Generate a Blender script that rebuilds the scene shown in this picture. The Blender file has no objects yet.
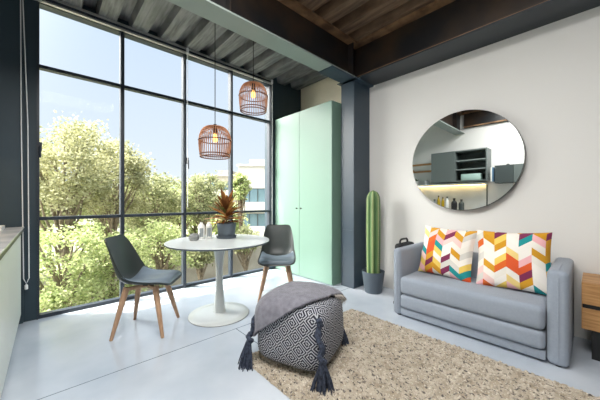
import bpy, bmesh, math, random
from mathutils import Vector, Matrix, noise as mnoise

random.seed(7)
sc = bpy.context.scene
COL = sc.collection
PI = math.pi

# ------------------------------------------------------------------ camera
cam_d = bpy.data.cameras.new('camera')
cam = bpy.data.objects.new('camera', cam_d)
COL.objects.link(cam)
cam_d.sensor_fit = 'HORIZONTAL'
cam_d.sensor_width = 36.0
cam_d.lens = 16.3
cam_d.clip_start = 0.02
cam_d.clip_end = 300
cam.location = (0, 0, 1.146)
cam.rotation_euler = (PI / 2, 0, -math.radians(42.77))
sc.camera = cam

# ------------------------------------------------------------------ view
sc.view_settings.view_transform = 'Standard'
sc.view_settings.look = 'None'
sc.view_settings.gamma = 1
sc.view_settings.use_curve_mapping = False
sc.view_settings.exposure = 0.5
sc.cycles.use_denoising = True
sc.cycles.max_bounces = 10
sc.cycles.diffuse_bounces = 5
sc.cycles.transparent_max_bounces = 16
sc.cycles.sample_clamp_indirect = 6

# ------------------------------------------------------------------ sky
SUN_TRAVEL = Vector((0.26, -0.2, -1.0)).normalized()
GLOW_DIR = Vector((-0.78, 0.50, 0.62)).normalized()
w = bpy.data.worlds.new('sky')
sc.world = w
w.use_nodes = True
nt = w.node_tree
nt.nodes.clear()
tc = nt.nodes.new('ShaderNodeTexCoord')
sep = nt.nodes.new('ShaderNodeSeparateXYZ')
nt.links.new(tc.outputs['Generated'], sep.inputs[0])
ramp = nt.nodes.new('ShaderNodeValToRGB')
nt.links.new(sep.outputs['Z'], ramp.inputs[0])
cr = ramp.color_ramp
cr.elements[0].position = 0.0
cr.elements[0].color = (0.60, 0.65, 0.70, 1)
cr.elements[1].position = 0.45
cr.elements[1].color = (0.46, 0.55, 0.68, 1)
e = cr.elements.new(0.2)
e.color = (0.53, 0.60, 0.69, 1)
dot = nt.nodes.new('ShaderNodeVectorMath')
dot.operation = 'DOT_PRODUCT'
nt.links.new(tc.outputs['Generated'], dot.inputs[0])
dot.inputs[1].default_value = GLOW_DIR
mx = nt.nodes.new('ShaderNodeMath')
mx.operation = 'MAXIMUM'
mx.inputs[1].default_value = 0
nt.links.new(dot.outputs['Value'], mx.inputs[0])
pw = nt.nodes.new('ShaderNodeMath')
pw.operation = 'POWER'
pw.inputs[1].default_value = 13
nt.links.new(mx.outputs[0], pw.inputs[0])
ms = nt.nodes.new('ShaderNodeMath')
ms.operation = 'MULTIPLY'
ms.inputs[1].default_value = 32.0      # glow added out of view on the left, sends light through the glazing
nt.links.new(pw.outputs[0], ms.inputs[0])
bg = nt.nodes.new('ShaderNodeBackground')
nt.links.new(ramp.outputs[0], bg.inputs['Color'])
bg.inputs['Strength'].default_value = 1.08
bg2 = nt.nodes.new('ShaderNodeBackground')
bg2.inputs['Color'].default_value = (1.0, 0.97, 0.92, 1)
nt.links.new(ms.outputs[0], bg2.inputs['Strength'])
ads = nt.nodes.new('ShaderNodeAddShader')
nt.links.new(bg.outputs[0], ads.inputs[0])
nt.links.new(bg2.outputs[0], ads.inputs[1])
wo = nt.nodes.new('ShaderNodeOutputWorld')
nt.links.new(ads.outputs[0], wo.inputs[0])

# ------------------------------------------------------------------ sun
sun_d = bpy.data.lights.new('sun', 'SUN')
sun_d.energy = 9.0
sun_d.angle = math.radians(0.8)
sun_d.color = (1.0, 0.95, 0.86)
sun = bpy.data.objects.new('sun', sun_d)
COL.objects.link(sun)
sun.rotation_euler = SUN_TRAVEL.to_track_quat('-Z', 'Y').to_euler()

# fill light added above the camera to brighten the room
ol = bpy.data.lights.new('overhead_fill', 'AREA')
ol.shape = 'RECTANGLE'
ol.size = 1.3
ol.size_y = 1.8
ol.energy = 92
ol.color = (1.0, 0.985, 0.96)
olo = bpy.data.objects.new('overhead_fill', ol)
COL.objects.link(olo)
olo.location = (0.40, 0.6, 3.15)

# ================================================================== helpers
def lin(c):
    out = []
    for v in c[:3]:
        v = v / 255.0
        out.append(v / 12.92 if v <= 0.04045 else ((v + 0.055) / 1.055) ** 2.4)
    return (*out, 1.0)


def N(m, t, **kw):
    n = m.node_tree.nodes.new(t)
    for k, v in kw.items():
        setattr(n, k, v)
    return n


def L(m, a, b):
    m.node_tree.links.new(a, b)


def pbr(name, rgb, rough=0.5, metal=0.0, rgb2=None, scale=5.0, stretch=None, bump=0.0, bscale=None,
        detail=4, spec=0.5, lo=0.35, hi=0.65, sheen=0.0):
    m = bpy.data.materials.new(name)
    m.use_nodes = True
    b = m.node_tree.nodes['Principled BSDF']
    b.inputs['Base Color'].default_value = lin(rgb)
    b.inputs['Roughness'].default_value = rough
    b.inputs['Metallic'].default_value = metal
    b.inputs['Specular IOR Level'].default_value = spec
    if sheen:
        b.inputs['Sheen Weight'].default_value = sheen
    if rgb2 is not None or bump:
        t = N(m, 'ShaderNodeTexCoord')
        mp = N(m, 'ShaderNodeMapping')
        L(m, t.outputs['Object'], mp.inputs[0])
        if stretch:
            mp.inputs['Scale'].default_value = stretch
    if rgb2 is not None:
        nz = N(m, 'ShaderNodeTexNoise')
        nz.inputs['Scale'].default_value = scale
        nz.inputs['Detail'].default_value = detail
        L(m, mp.outputs[0], nz.inputs['Vector'])
        r = N(m, 'ShaderNodeValToRGB')
        r.color_ramp.elements[0].position = lo
        r.color_ramp.elements[1].position = hi
        r.color_ramp.elements[0].color = lin(rgb)
        r.color_ramp.elements[1].color = lin(rgb2)
        L(m, nz.outputs['Fac'], r.inputs[0])
        L(m, r.outputs[0], b.inputs['Base Color'])
    if bump:
        nb = N(m, 'ShaderNodeTexNoise')
        nb.inputs['Scale'].default_value = bscale or scale * 3
        nb.inputs['Detail'].default_value = 3
        L(m, mp.outputs[0], nb.inputs['Vector'])
        bp = N(m, 'ShaderNodeBump')
        bp.inputs['Strength'].default_value = bump
        bp.inputs['Distance'].default_value = 0.01
        L(m, nb.outputs['Fac'], bp.inputs['Height'])
        L(m, bp.outputs[0], b.inputs['Normal'])
    return m


def emit(name, rgb, strength):
    m = bpy.data.materials.new(name)
    m.use_nodes = True
    nt = m.node_tree
    nt.nodes.clear()
    e = nt.nodes.new('ShaderNodeEmission')
    e.inputs[0].default_value = lin(rgb)
    e.inputs[1].default_value = strength
    o = nt.nodes.new('ShaderNodeOutputMaterial')
    nt.links.new(e.outputs[0], o.inputs[0])
    return m


def glassy(name, tint=(1, 1, 1, 1), refl=0.5, rough=0.0):
    m = bpy.data.materials.new(name)
    m.use_nodes = True
    nt = m.node_tree
    nt.nodes.clear()
    tr = nt.nodes.new('ShaderNodeBsdfTransparent')
    tr.inputs[0].default_value = tint
    gl = nt.nodes.new('ShaderNodeBsdfGlossy')
    gl.inputs['Roughness'].default_value = rough
    fr = nt.nodes.new('ShaderNodeFresnel')
    fr.inputs['IOR'].default_value = 1.45
    mu = nt.nodes.new('ShaderNodeMath')
    mu.operation = 'MULTIPLY'
    mu.inputs[1].default_value = refl
    nt.links.new(fr.outputs[0], mu.inputs[0])
    mix = nt.nodes.new('ShaderNodeMixShader')
    nt.links.new(mu.outputs[0], mix.inputs[0])
    nt.links.new(tr.outputs[0], mix.inputs[1])
    nt.links.new(gl.outputs[0], mix.inputs[2])
    o = nt.nodes.new('ShaderNodeOutputMaterial')
    nt.links.new(mix.outputs[0], o.inputs[0])
    return m


class MB:
    """collects shapes, builds ONE mesh object"""

    def __init__(self):
        self.v = []
        self.f = []
        self.uv = []
        self.hasuv = False
        self.mi = []

    def add(self, verts, faces, mi=0):
        o = len(self.v)
        self.v += [tuple(p) for p in verts]
        self.f += [tuple(i + o for i in f) for f in faces]
        self.mi += [mi] * len(faces)
        return self

    def box(self, x0, x1, y0, y1, z0, z1, mi=0):
        v = [(x0, y0, z0), (x1, y0, z0), (x1, y1, z0), (x0, y1, z0),
             (x0, y0, z1), (x1, y0, z1), (x1, y1, z1), (x0, y1, z1)]
        f = [(0, 3, 2, 1), (4, 5, 6, 7), (0, 1, 5, 4), (1, 2, 6, 5), (2, 3, 7, 6), (3, 0, 4, 7)]
        return self.add(v, f, mi)

    def rbox(self, x0, x1, y0, y1, z0, z1, r=0.01, seg=3, bulge=0.0, cuts=0, rot=None, mi=0):
        bm = bmesh.new()
        bmesh.ops.create_cube(bm, size=1.0)
        for v in bm.verts:
            v.co = Vector(((x1 - x0) * v.co.x, (y1 - y0) * v.co.y, (z1 - z0) * v.co.z))
        bmesh.ops.bevel(bm, geom=list(bm.edges), offset=r, segments=seg, profile=0.5, affect='EDGES')
        if cuts:
            bmesh.ops.subdivide_edges(bm, edges=[e for e in bm.edges if e.calc_length() > 0.06],
                                      cuts=cuts, use_grid_fill=True)
        hx, hy, hz = (x1 - x0) / 2, (y1 - y0) / 2, (z1 - z0) / 2
        c = Vector(((x0 + x1) / 2, (y0 + y1) / 2, (z0 + z1) / 2))
        if bulge:
            for v in bm.verts:
                a, b_, d = v.co.x / hx, v.co.y / hy, v.co.z / hz
                v.co.x += math.copysign(bulge * max(0, (1 - b_ * b_)) * max(0, (1 - d * d)), a) * (abs(a) > 0.8)
                v.co.z += math.copysign(bulge * max(0, (1 - a * a)) * max(0, (1 - b_ * b_)), d) * (abs(d) > 0.8)
        vs = []
        for v in bm.verts:
            p = v.co.copy()
            if rot is not None:
                p = rot @ p
            vs.append(p + c)
        bm.verts.index_update()
        fs = [[v.index for v in f.verts] for f in bm.faces]
        bm.free()
        return self.add(vs, fs, mi)

    def tube(self, pts, r, seg=8, cap=True, mi=0, closed=False):
        pts = [Vector(p) for p in pts]
        n = len(pts)
        rs = r if isinstance(r, (list, tuple)) else [r] * n
        vs, fs = [], []
        prev = None
        for i, p in enumerate(pts):
            if closed:
                t = pts[(i + 1) % n] - pts[i - 1]
            else:
                t = pts[min(i + 1, n - 1)] - pts[max(i - 1, 0)]
            t = t.normalized() if t.length > 1e-9 else Vector((0, 0, 1))
            if prev is None:
                a = Vector((0, 0, 1)) if abs(t.z) < 0.9 else Vector((1, 0, 0))
                u = t.cross(a).normalized()
            else:
                u = prev - t * prev.dot(t)
                u = u.normalized() if u.length > 1e-6 else t.orthogonal().normalized()
            prev = u
            w_ = t.cross(u)
            for k in range(seg):
                a = 2 * PI * k / seg
                vs.append(p + (u * math.cos(a) + w_ * math.sin(a)) * rs[i])
        for i in range(n if closed else n - 1):
            j = (i + 1) % n
            for k in range(seg):
                k2 = (k + 1) % seg
                fs.append((i * seg + k, i * seg + k2, j * seg + k2, j * seg + k))
        if cap and not closed:
            fs.append(tuple(range(seg))[::-1])
            fs.append(tuple((n - 1) * seg + k for k in range(seg)))
        return self.add(vs, fs, mi)

    def lathe(self, prof, c=(0, 0, 0), seg=40, mi=0, radfn=None, axis='z'):
        vs, fs = [], []
        n = len(prof)
        for i, (r, z) in enumerate(prof):
            for k in range(seg):
                a = 2 * PI * k / seg
                rr = r * (radfn(a, i / (n - 1)) if radfn else 1)
                p = (rr * math.cos(a), rr * math.sin(a), z)
                if axis == 'x':
                    p = (p[2], p[0], p[1])
                elif axis == 'y':
                    p = (p[1], p[2], p[0])
                vs.append((c[0] + p[0], c[1] + p[1], c[2] + p[2]))
        for i in range(n - 1):
            for k in range(seg):
                k2 = (k + 1) % seg
                fs.append((i * seg + k, i * seg + k2, (i + 1) * seg + k2, (i + 1) * seg + k))
        if prof[0][0] > 1e-5:
            fs.append(tuple(range(seg))[::-1])
        if prof[-1][0] > 1e-5:
            fs.append(tuple((n - 1) * seg + k for k in range(seg)))
        return self.add(vs, fs, mi)

    def ring(self, r, z, t, c=(0, 0, 0), seg=40, tseg=6, mi=0):
        pts = [(c[0] + r * math.cos(2 * PI * k / seg), c[1] + r * math.sin(2 * PI * k / seg), c[2] + z)
               for k in range(seg)]
        return self.tube(pts, t, tseg, mi=mi, closed=True)

    def build(self, name, mats, parent=None, smooth=35, uvs=None, loc=None):
        me = bpy.data.meshes.new(name)
        me.from_pydata(self.v, [], self.f)
        if not isinstance(mats, (list, tuple)):
            mats = [mats]
        for m in mats:
            me.materials.append(m)
        for p, i in zip(me.polygons, self.mi):
            p.material_index = i
        bm = bmesh.new()
        bm.from_mesh(me)
        bmesh.ops.remove_doubles(bm, verts=list(bm.verts), dist=1e-6)
        if uvs is None:
            bmesh.ops.recalc_face_normals(bm, faces=list(bm.faces))
        bm.to_mesh(me)
        bm.free()
        if smooth:
            me.polygons.foreach_set('use_smooth', [True] * len(me.polygons))
            me.set_sharp_from_angle(angle=math.radians(smooth))
        o = bpy.data.objects.new(name, me)
        COL.objects.link(o)
        if parent is not None:
            o.parent = parent
        if loc:
            o.location = loc
        return o


def thing(name, label, cat, loc=(0, 0, 0), rz=0.0, group=None):
    o = bpy.data.objects.new(name, None)
    o.empty_display_size = 0.1
    COL.objects.link(o)
    o.location = loc
    o.rotation_euler = (0, 0, rz)
    o['label'] = label
    o['category'] = cat
    if group:
        o['group'] = group
    return o


def tag(o, label, cat, group=None, kind=None):
    o['label'] = label
    o['category'] = cat
    if group:
        o['group'] = group
    if kind:
        o['kind'] = kind
    return o


def struct(o):
    o['kind'] = 'structure'
    return o


def kids(o):
    return [c for c in bpy.data.objects if c.parent == o]


def dup(o, loc, rz, label, parent=None):
    def cp(src, par):
        c = src.copy()
        COL.objects.link(c)
        c.parent = par
        for ch in kids(src):
            cp(ch, c)
        return c
    r = cp(o, parent)
    r.location = loc
    r.rotation_euler = (0, 0, rz)
    r['label'] = label
    return r


def catmull(vals, n):
    """resample a list of tuples to n points"""
    P = [Vector(v) if len(v) in (2, 3) else v for v in vals]
    out = []
    m = len(P) - 1
    for i in range(n):
        t = i / (n - 1) * m
        k = min(int(t), m - 1)
        u = t - k
        p0, p1, p2, p3 = P[max(k - 1, 0)], P[k], P[k + 1], P[min(k + 2, m)]
        out.append(0.5 * ((2 * p1) + (p2 - p0) * u + (2 * p0 - 5 * p1 + 4 * p2 - p3) * u * u
                          + (3 * p1 - p0 - 3 * p2 + p3) * u ** 3))
    return out


# ================================================================== materials
M = {}
M['wall'] = pbr('wall_paint', (222, 221, 218), 0.9, bump=0.05, bscale=60)
M['cream'] = pbr('cream_plaster', (244, 234, 212), 0.9, rgb2=(238, 228, 204), scale=3, bump=0.1, bscale=50)
M['navy'] = pbr('navy_steel_paint', (44, 62, 74), 0.32, rgb2=(50, 68, 80), scale=2, spec=0.6)
M['flange'] = pbr('pale_grey_green_flange', (134, 145, 140), 0.4)  # bottom flange, paler than the rest of the beam
M['column'] = pbr('slate_blue_steel_paint', (44, 60, 73), 0.35, rgb2=(48, 64, 77), scale=2, spec=0.6)
M['dark_steel'] = pbr('dark_steel_paint', (30, 38, 45), 0.4)
M['navy_wall'] = pbr('navy_wall_paint', (44, 60, 70), 0.55)
M['frame'] = pbr('window_frame_paint', (44, 52, 62), 0.4, spec=0.5)
M['silver'] = pbr('brushed_aluminium', (190, 190, 188), 0.35, 0.8)
M['chain'] = pbr('white_bead_chain', (222, 222, 224), 0.5)
M['chrome'] = pbr('chrome', (200, 200, 205), 0.15, 1.0)
M['glass'] = glassy('window_glass', (0.98, 0.99, 0.985, 1), 0.05)
M['galv'] = pbr('galvanised_deck', (132, 133, 134), 0.5, 0.3, rgb2=(94, 95, 97), scale=4, stretch=(8, 0.8, 1))
M['rust_deck'] = pbr('brown_stained_deck', (128, 104, 82), 0.55, 0.1, rgb2=(84, 66, 52), scale=4, stretch=(9, 0.7, 1))
M['rust_edge'] = pbr('rusty_steel_edge', (150, 116, 84), 0.6, 0.1, rgb2=(92, 68, 48), scale=5)
M['green'] = pbr('mint_lacquer', (125, 155, 140), 0.35, spec=0.4)
M['white_lam'] = pbr('white_laminate', (226, 230, 222), 0.4)
M['white_gloss'] = pbr('white_lacquer', (204, 209, 209), 0.22)
M['worktop'] = pbr('pale_stone_worktop', (205, 205, 205), 0.25, rgb2=(180, 182, 184), scale=6)
M['dark_edge'] = pbr('dark_worktop_edge', (40, 44, 46), 0.4)
M['black'] = pbr('black_metal', (20, 21, 23), 0.45)
M['black_cloth'] = pbr('black_cloth', (24, 25, 28), 0.85, bump=0.3, bscale=120)
M['shell'] = pbr('charcoal_green_plastic', (50, 57, 56), 0.42)
M['pad'] = pbr('slate_leatherette', (112, 125, 136), 0.38, bump=0.05, bscale=80)
M['beech'] = pbr('beech_wood', (190, 154, 124), 0.5, rgb2=(166, 130, 102), scale=6, stretch=(14, 14, 1.5))
M['oak'] = pbr('oak_wood', (196, 150, 98), 0.5, rgb2=(166, 120, 72), scale=5, stretch=(4, 1.2, 22), detail=6)
M['sofa'] = pbr('grey_blue_sofa_fabric', (146, 155, 168), 0.9, rgb2=(142, 151, 164), scale=60, bump=0.25, bscale=260, sheen=0.2)
M['pot_grey'] = pbr('slate_blue_pot', (84, 94, 104), 0.5)
M['soil'] = pbr('dark_soil', (50, 40, 32), 0.95, rgb2=(74, 58, 44), scale=40, bump=0.6, bscale=60)
M['rattan'] = pbr('reddish_rattan', (186, 130, 94), 0.6, rgb2=(150, 98, 70), scale=20)
M['rattan_ring'] = pbr('dark_rattan_hoop', (104, 62, 40), 0.6)
M['bulb'] = emit('warm_bulb', (255, 190, 100), 3.0)
M['rubber'] = pbr('black_cord', (26, 26, 28), 0.6)
M['blanket'] = pbr('grey_blanket_wool', (126, 125, 135), 0.95, rgb2=(108, 107, 117), scale=26, bump=0.5, bscale=180, sheen=0.3)
M['fringe'] = pbr('pale_fringe_yarn', (196, 190, 184), 0.95)
M['tassel'] = pbr('navy_tassel_yarn', (34, 40, 54), 0.95, rgb2=(66, 74, 92), scale=60)
M['concrete'] = pbr('grey_concrete', (150, 152, 150), 0.85, rgb2=(120, 122, 122), scale=30, bump=0.3)
M['ceramic'] = pbr('white_ceramic', (236, 236, 232), 0.3)
M['smoke'] = pbr('smoky_grey_glass', (150, 158, 160), 0.2)
M['kgrey'] = pbr('grey_green_lacquer', (98, 106, 104), 0.4)
M['kdark'] = pbr('dark_grey_board', (62, 70, 70), 0.5)
M['kshelf'] = pbr('grey_shelf_board', (132, 142, 140), 0.45)
M['marble'] = pbr('white_marble_tile', (226, 228, 226), 0.25, rgb2=(206, 210, 210), scale=3, detail=6)
M['led'] = emit('warm_led_strip', (255, 208, 130), 8.0)
M['oil'] = pbr('olive_oil', (176, 150, 36), 0.15)
M['leaf_dark'] = pbr('dark_green_leaf', (60, 92, 52), 0.6)
M['cover_blue'] = pbr('blue_book_cover', (92, 128, 160), 0.5)
M['cover_teal'] = pbr('pale_teal_box', (170, 198, 190), 0.6)
M['paper'] = pbr('paper', (232, 230, 222), 0.8)
M['bark'] = pbr('bark', (150, 136, 116), 0.9, rgb2=(108, 96, 80), scale=8)
M['plaster_out'] = pbr('white_render_outside', (206, 203, 198), 0.9)
M['win_out'] = pbr('dark_window_outside', (104, 128, 138), 0.2)
M['street'] = pbr('asphalt_and_earth', (150, 146, 138), 0.9, rgb2=(116, 120, 98), scale=0.4)
M['stonewall'] = pbr('rendered_garden_wall', (186, 178, 164), 0.9, rgb2=(160, 152, 138), scale=1.2)
M['mirror_glass'] = pbr('silvered_mirror', (236, 240, 240), 0.0, 1.0)
M['mirror_rim'] = pbr('dark_mirror_edge', (96, 98, 98), 0.35, 0.6)


def leafmat(name, a, b, c, k=1.0):
    m = bpy.data.materials.new(name)
    m.use_nodes = True
    nt = m.node_tree
    nt.nodes.clear()
    a, b, c = [tuple(v * k for v in q) for q in (a, b, c)]
    g = nt.nodes.new('ShaderNodeNewGeometry')
    r = nt.nodes.new('ShaderNodeValToRGB')
    r.color_ramp.elements[0].color = lin(a)
    r.color_ramp.elements[1].color = lin(c)
    e = r.color_ramp.elements.new(0.5)
    e.color = lin(b)
    nt.links.new(g.outputs['Random Per Island'], r.inputs[0])
    d = nt.nodes.new('ShaderNodeBsdfDiffuse')
    t = nt.nodes.new('ShaderNodeBsdfTranslucent')
    nt.links.new(r.outputs[0], d.inputs[0])
    nt.links.new(r.outputs[0], t.inputs[0])
    mix = nt.nodes.new('ShaderNodeMixShader')
    mix.inputs[0].default_value = 0.5
    nt.links.new(d.outputs[0], mix.inputs[1])
    nt.links.new(t.outputs[0], mix.inputs[2])
    o = nt.nodes.new('ShaderNodeOutputMaterial')
    nt.links.new(mix.outputs[0], o.inputs[0])
    return m


M['leaf_a'] = leafmat('yellow_green_leaves', (150, 152, 114), (190, 189, 146), (222, 220, 188), k=.97)
M['leaf_b'] = leafmat('mid_green_leaves', (132, 140, 104), (170, 174, 132), (206, 206, 168), k=.97)
M['leaf_c'] = leafmat('pale_sage_leaves', (146, 162, 110), (184, 194, 138), (214, 216, 172), k=1.0)
M['croton'] = leafmat('croton_leaves', (96, 58, 40), (150, 100, 58), (196, 160, 92))
M['croton_green'] = leafmat('croton_green_leaves', (96, 96, 54), (176, 132, 108), (206, 160, 140))


def floor_material():
    m = pbr('polished_concrete', (200, 207, 216), 0.17, rgb2=(172, 182, 194), scale=1.3, detail=8, spec=0.6)
    b = m.node_tree.nodes['Principled BSDF']
    src = b.inputs['Base Color'].links[0].from_socket
    t = N(m, 'ShaderNodeTexCoord')
    s = N(m, 'ShaderNodeSeparateXYZ')
    L(m, t.outputs['Object'], s.inputs[0])

    def near(sock, v, wd):
        a = N(m, 'ShaderNodeMath', operation='SUBTRACT')
        a.inputs[1].default_value = v
        L(m, sock, a.inputs[0])
        c = N(m, 'ShaderNodeMath', operation='ABSOLUTE')
        L(m, a.outputs[0], c.inputs[0])
        d = N(m, 'ShaderNodeMath', operation='LESS_THAN')
        d.inputs[1].default_value = wd
        L(m, c.outputs[0], d.inputs[0])
        return d.outputs[0]
    j1 = near(s.outputs['Y'], 2.165, 0.0035)
    j2 = near(s.outputs['X'], 1.225, 0.0035)
    less = N(m, 'ShaderNodeMath', operation='LESS_THAN')
    less.inputs[1].default_value = 2.165
    L(m, s.outputs['Y'], less.inputs[0])
    mm = N(m, 'ShaderNodeMath', operation='MULTIPLY')
    L(m, j2, mm.inputs[0])
    L(m, less.outputs[0], mm.inputs[1])
    mxx = N(m, 'ShaderNodeMath', operation='MAXIMUM')
    L(m, j1, mxx.inputs[0])
    L(m, mm.outputs[0], mxx.inputs[1])
    mix = N(m, 'ShaderNodeMix', data_type='RGBA')
    L(m, mxx.outputs[0], mix.inputs['Factor'])
    L(m, src, mix.inputs[6])
    mix.inputs[7].default_value = lin((96, 104, 112))
    L(m, mix.outputs[2], b.inputs['Base Color'])
    return m


M['floor'] = floor_material()


def beam_material():
    m = pbr('oil_stained_navy_steel', (19, 22, 26), 0.38, rgb2=(66, 49, 33), scale=2.2, lo=0.42, hi=0.78, spec=0.6)
    return m


M['beam'] = beam_material()


def rug_material():
    m = pbr('woven_jute_and_wool', (194, 184, 168), 0.98, rgb2=(164, 152, 134), scale=14, bump=0.9, bscale=90, stretch=(1, 1, 1))
    b = m.node_tree.nodes['Principled BSDF']
    src = b.inputs['Base Color'].links[0].from_socket
    t = N(m, 'ShaderNodeTexCoord')
    mp = N(m, 'ShaderNodeMapping')
    mp.inputs['Scale'].default_value = (1.0, 0.55, 1)
    L(m, t.outputs['Object'], mp.inputs[0])
    n = N(m, 'ShaderNodeTexNoise')
    n.inputs['Scale'].default_value = 62
    n.inputs['Detail'].default_value = 2
    L(m, mp.outputs[0], n.inputs['Vector'])
    r = N(m, 'ShaderNodeValToRGB')
    r.color_ramp.elements[0].position = 0.555
    r.color_ramp.elements[1].position = 0.66
    L(m, n.outputs['Fac'], r.inputs[0])
    mix = N(m, 'ShaderNodeMix', data_type='RGBA')
    L(m, r.outputs[0], mix.inputs['Factor'])
    L(m, src, mix.inputs[6])
    mix.inputs[7].default_value = lin((88, 82, 80))
    n2 = N(m, 'ShaderNodeTexNoise')
    n2.inputs['Scale'].default_value = 105
    L(m, mp.outputs[0], n2.inputs['Vector'])
    r2 = N(m, 'ShaderNodeValToRGB')
    r2.color_ramp.elements[0].position = 0.58
    r2.color_ramp.elements[1].position = 0.66
    L(m, n2.outputs['Fac'], r2.inputs[0])
    mix2 = N(m, 'ShaderNodeMix', data_type='RGBA')
    L(m, r2.outputs[0], mix2.inputs['Factor'])
    L(m, mix.outputs[2], mix2.inputs[6])
    mix2.inputs[7].default_value = lin((214, 205, 190))
    L(m, mix2.outputs[2], b.inputs['Base Color'])
    return m


M['rug'] = rug_material()


def math_node(m, op, a, b_=None, c=None):
    n = N(m, 'ShaderNodeMath', operation=op)
    for i, x in enumerate((a, b_, c)):
        if x is None:
            continue
        if isinstance(x, (int, float)):
            n.inputs[i].default_value = x
        else:
            L(m, x, n.inputs[i])
    return n.outputs[0]


def pillow_material(name, off):
    m = pbr(name, (230, 225, 215), 0.9)
    b = m.node_tree.nodes['Principled BSDF']
    t = N(m, 'ShaderNodeUVMap')
    s = N(m, 'ShaderNodeSeparateXYZ')
    L(m, t.outputs[0], s.inputs[0])
    u = math_node(m, 'MULTIPLY_ADD', s.outputs['X'], 6.0, off)
    v = math_node(m, 'MULTIPLY', s.outputs['Y'], 8.2)
    tri = math_node(m, 'PINGPONG', u, 1.0)
    v2 = math_node(m, 'MULTIPLY_ADD', tri, 1.05, v)
    colf = math_node(m, 'FLOOR', u)
    rowf = math_node(m, 'FLOOR', v2)
    cmb = N(m, 'ShaderNodeCombineXYZ')
    L(m, colf, cmb.inputs[0])
    L(m, rowf, cmb.inputs[1])
    cmb.inputs[2].default_value = off * 3.7 + 1
    wn = N(m, 'ShaderNodeTexWhiteNoise')
    wn.noise_dimensions = '3D'
    L(m, cmb.outputs[0], wn.inputs['Vector'])
    r = N(m, 'ShaderNodeValToRGB')
    r.color_ramp.interpolation = 'CONSTANT'
    cols = [(232, 226, 216), (206, 150, 36), (232, 176, 180), (24, 140, 142), (234, 228, 220), (230, 196, 96), (216, 100, 36), (210, 206, 198),
            (122, 40, 78), (232, 204, 130), (204, 146, 26), (236, 230, 222), (214, 86, 40), (232, 196, 190), (206, 150, 36), (230, 224, 214)]
    cr = r.color_ramp
    for i, c in enumerate(cols):
        if i < 2:
            cr.elements[i].position = i / len(cols)
            cr.elements[i].color = lin(c)
        else:
            e = cr.elements.new(i / len(cols))
            e.color = lin(c)
    L(m, wn.outputs['Value'], r.inputs[0])
    L(m, r.outputs[0], b.inputs['Base Color'])
    return m


M['pillow_a'] = pillow_material('chevron_cotton', 0.0)
M['pillow_b'] = pillow_material('chevron_cotton_shifted', 3.35)


def pouf_material():
    m = pbr('meander_weave', (60, 62, 72), 0.95, bump=0.3, bscale=120)
    b = m.node_tree.nodes['Principled BSDF']
    t = N(m, 'ShaderNodeUVMap')
    mp = N(m, 'ShaderNodeMapping')
    mp.inputs['Rotation'].default_value = (0, 0, PI / 4)
    mp.inputs['Scale'].default_value = (13.0, 13.0, 1)
    L(m, t.outputs[0], mp.inputs[0])
    s = N(m, 'ShaderNodeSeparateXYZ')
    L(m, mp.outputs[0], s.inputs[0])
    # meander: square rings whose two halves are shifted one stripe against each other
    rowi = math_node(m, 'FLOOR', s.outputs['Y'])
    half = math_node(m, 'MULTIPLY', rowi, 0.5)
    u = math_node(m, 'ADD', s.outputs['X'], half)
    a = math_node(m, 'SUBTRACT', math_node(m, 'FRACT', u), 0.5)
    c = math_node(m, 'SUBTRACT', math_node(m, 'FRACT', s.outputs['Y']), 0.5)
    mxm = math_node(m, 'MAXIMUM', math_node(m, 'ABSOLUTE', a), math_node(m, 'ABSOLUTE', c))
    side = math_node(m, 'GREATER_THAN', a, 0.0)
    k = math_node(m, 'MULTIPLY_ADD', mxm, 5.0, math_node(m, 'MULTIPLY', side, 0.5))
    st = math_node(m, 'GREATER_THAN', math_node(m, 'FRACT', k), 0.60)
    mix = N(m, 'ShaderNodeMix', data_type='RGBA')
    L(m, st, mix.inputs['Factor'])
    mix.inputs[6].default_value = lin((34, 37, 50))
    mix.inputs[7].default_value = lin((178, 180, 187))
    L(m, mix.outputs[2], b.inputs['Base Color'])
    return m


M['pouf'] = pouf_material()


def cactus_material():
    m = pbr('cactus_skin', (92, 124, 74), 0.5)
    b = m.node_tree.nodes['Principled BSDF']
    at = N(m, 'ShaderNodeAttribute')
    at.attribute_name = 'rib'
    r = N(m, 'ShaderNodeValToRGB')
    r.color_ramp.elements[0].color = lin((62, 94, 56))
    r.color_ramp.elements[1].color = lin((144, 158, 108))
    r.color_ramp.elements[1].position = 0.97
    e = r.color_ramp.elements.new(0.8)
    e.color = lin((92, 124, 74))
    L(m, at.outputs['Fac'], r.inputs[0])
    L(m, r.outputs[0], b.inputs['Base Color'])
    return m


M['cactus'] = cactus_material()

# ================================================================== room shell
XR, YW, XL, YB = 3.25, 3.66, -0.80, -3.10
XC = 3.37                      # plaster behind the tall cabinet
ZD = 3.12                      # underside of the deck at the window bay
ZI = 3.17                      # underside of the deck over the room
BA0, BA1 = 2.05, 2.26          # beam along the window
BX0 = 2.885                    # beam along the right wall
ZB = 2.70

b = MB()
b.box(XL - .2, XC + .2, YB - .2, YW + .13, -0.2, 0)
struct(b.build('floor', M['floor'], smooth=0))

b = MB()
b.box(XR, XR + .25, YB, 2.30, 0, 3.3)
struct(b.build('wall_right', M['wall'], smooth=0))
b = MB()
b.box(XC, XC + .13, 2.30, YW + .13, 0, 3.3)
struct(b.build('wall_far_right', M['cream'], smooth=0))
b = MB()
b.box(XL - .2, XL, YB, YW + .13, 0, 3.3)
struct(b.build('wall_left', M['wall'], smooth=0))
b = MB()
b.box(XL - .2, XR + .25, YB - .2, YB, 0, 3.3)
struct(b.build('wall_rear', M['navy_wall'], smooth=0))  # unseen wall; dark colour chosen to cut light bounced from behind

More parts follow.
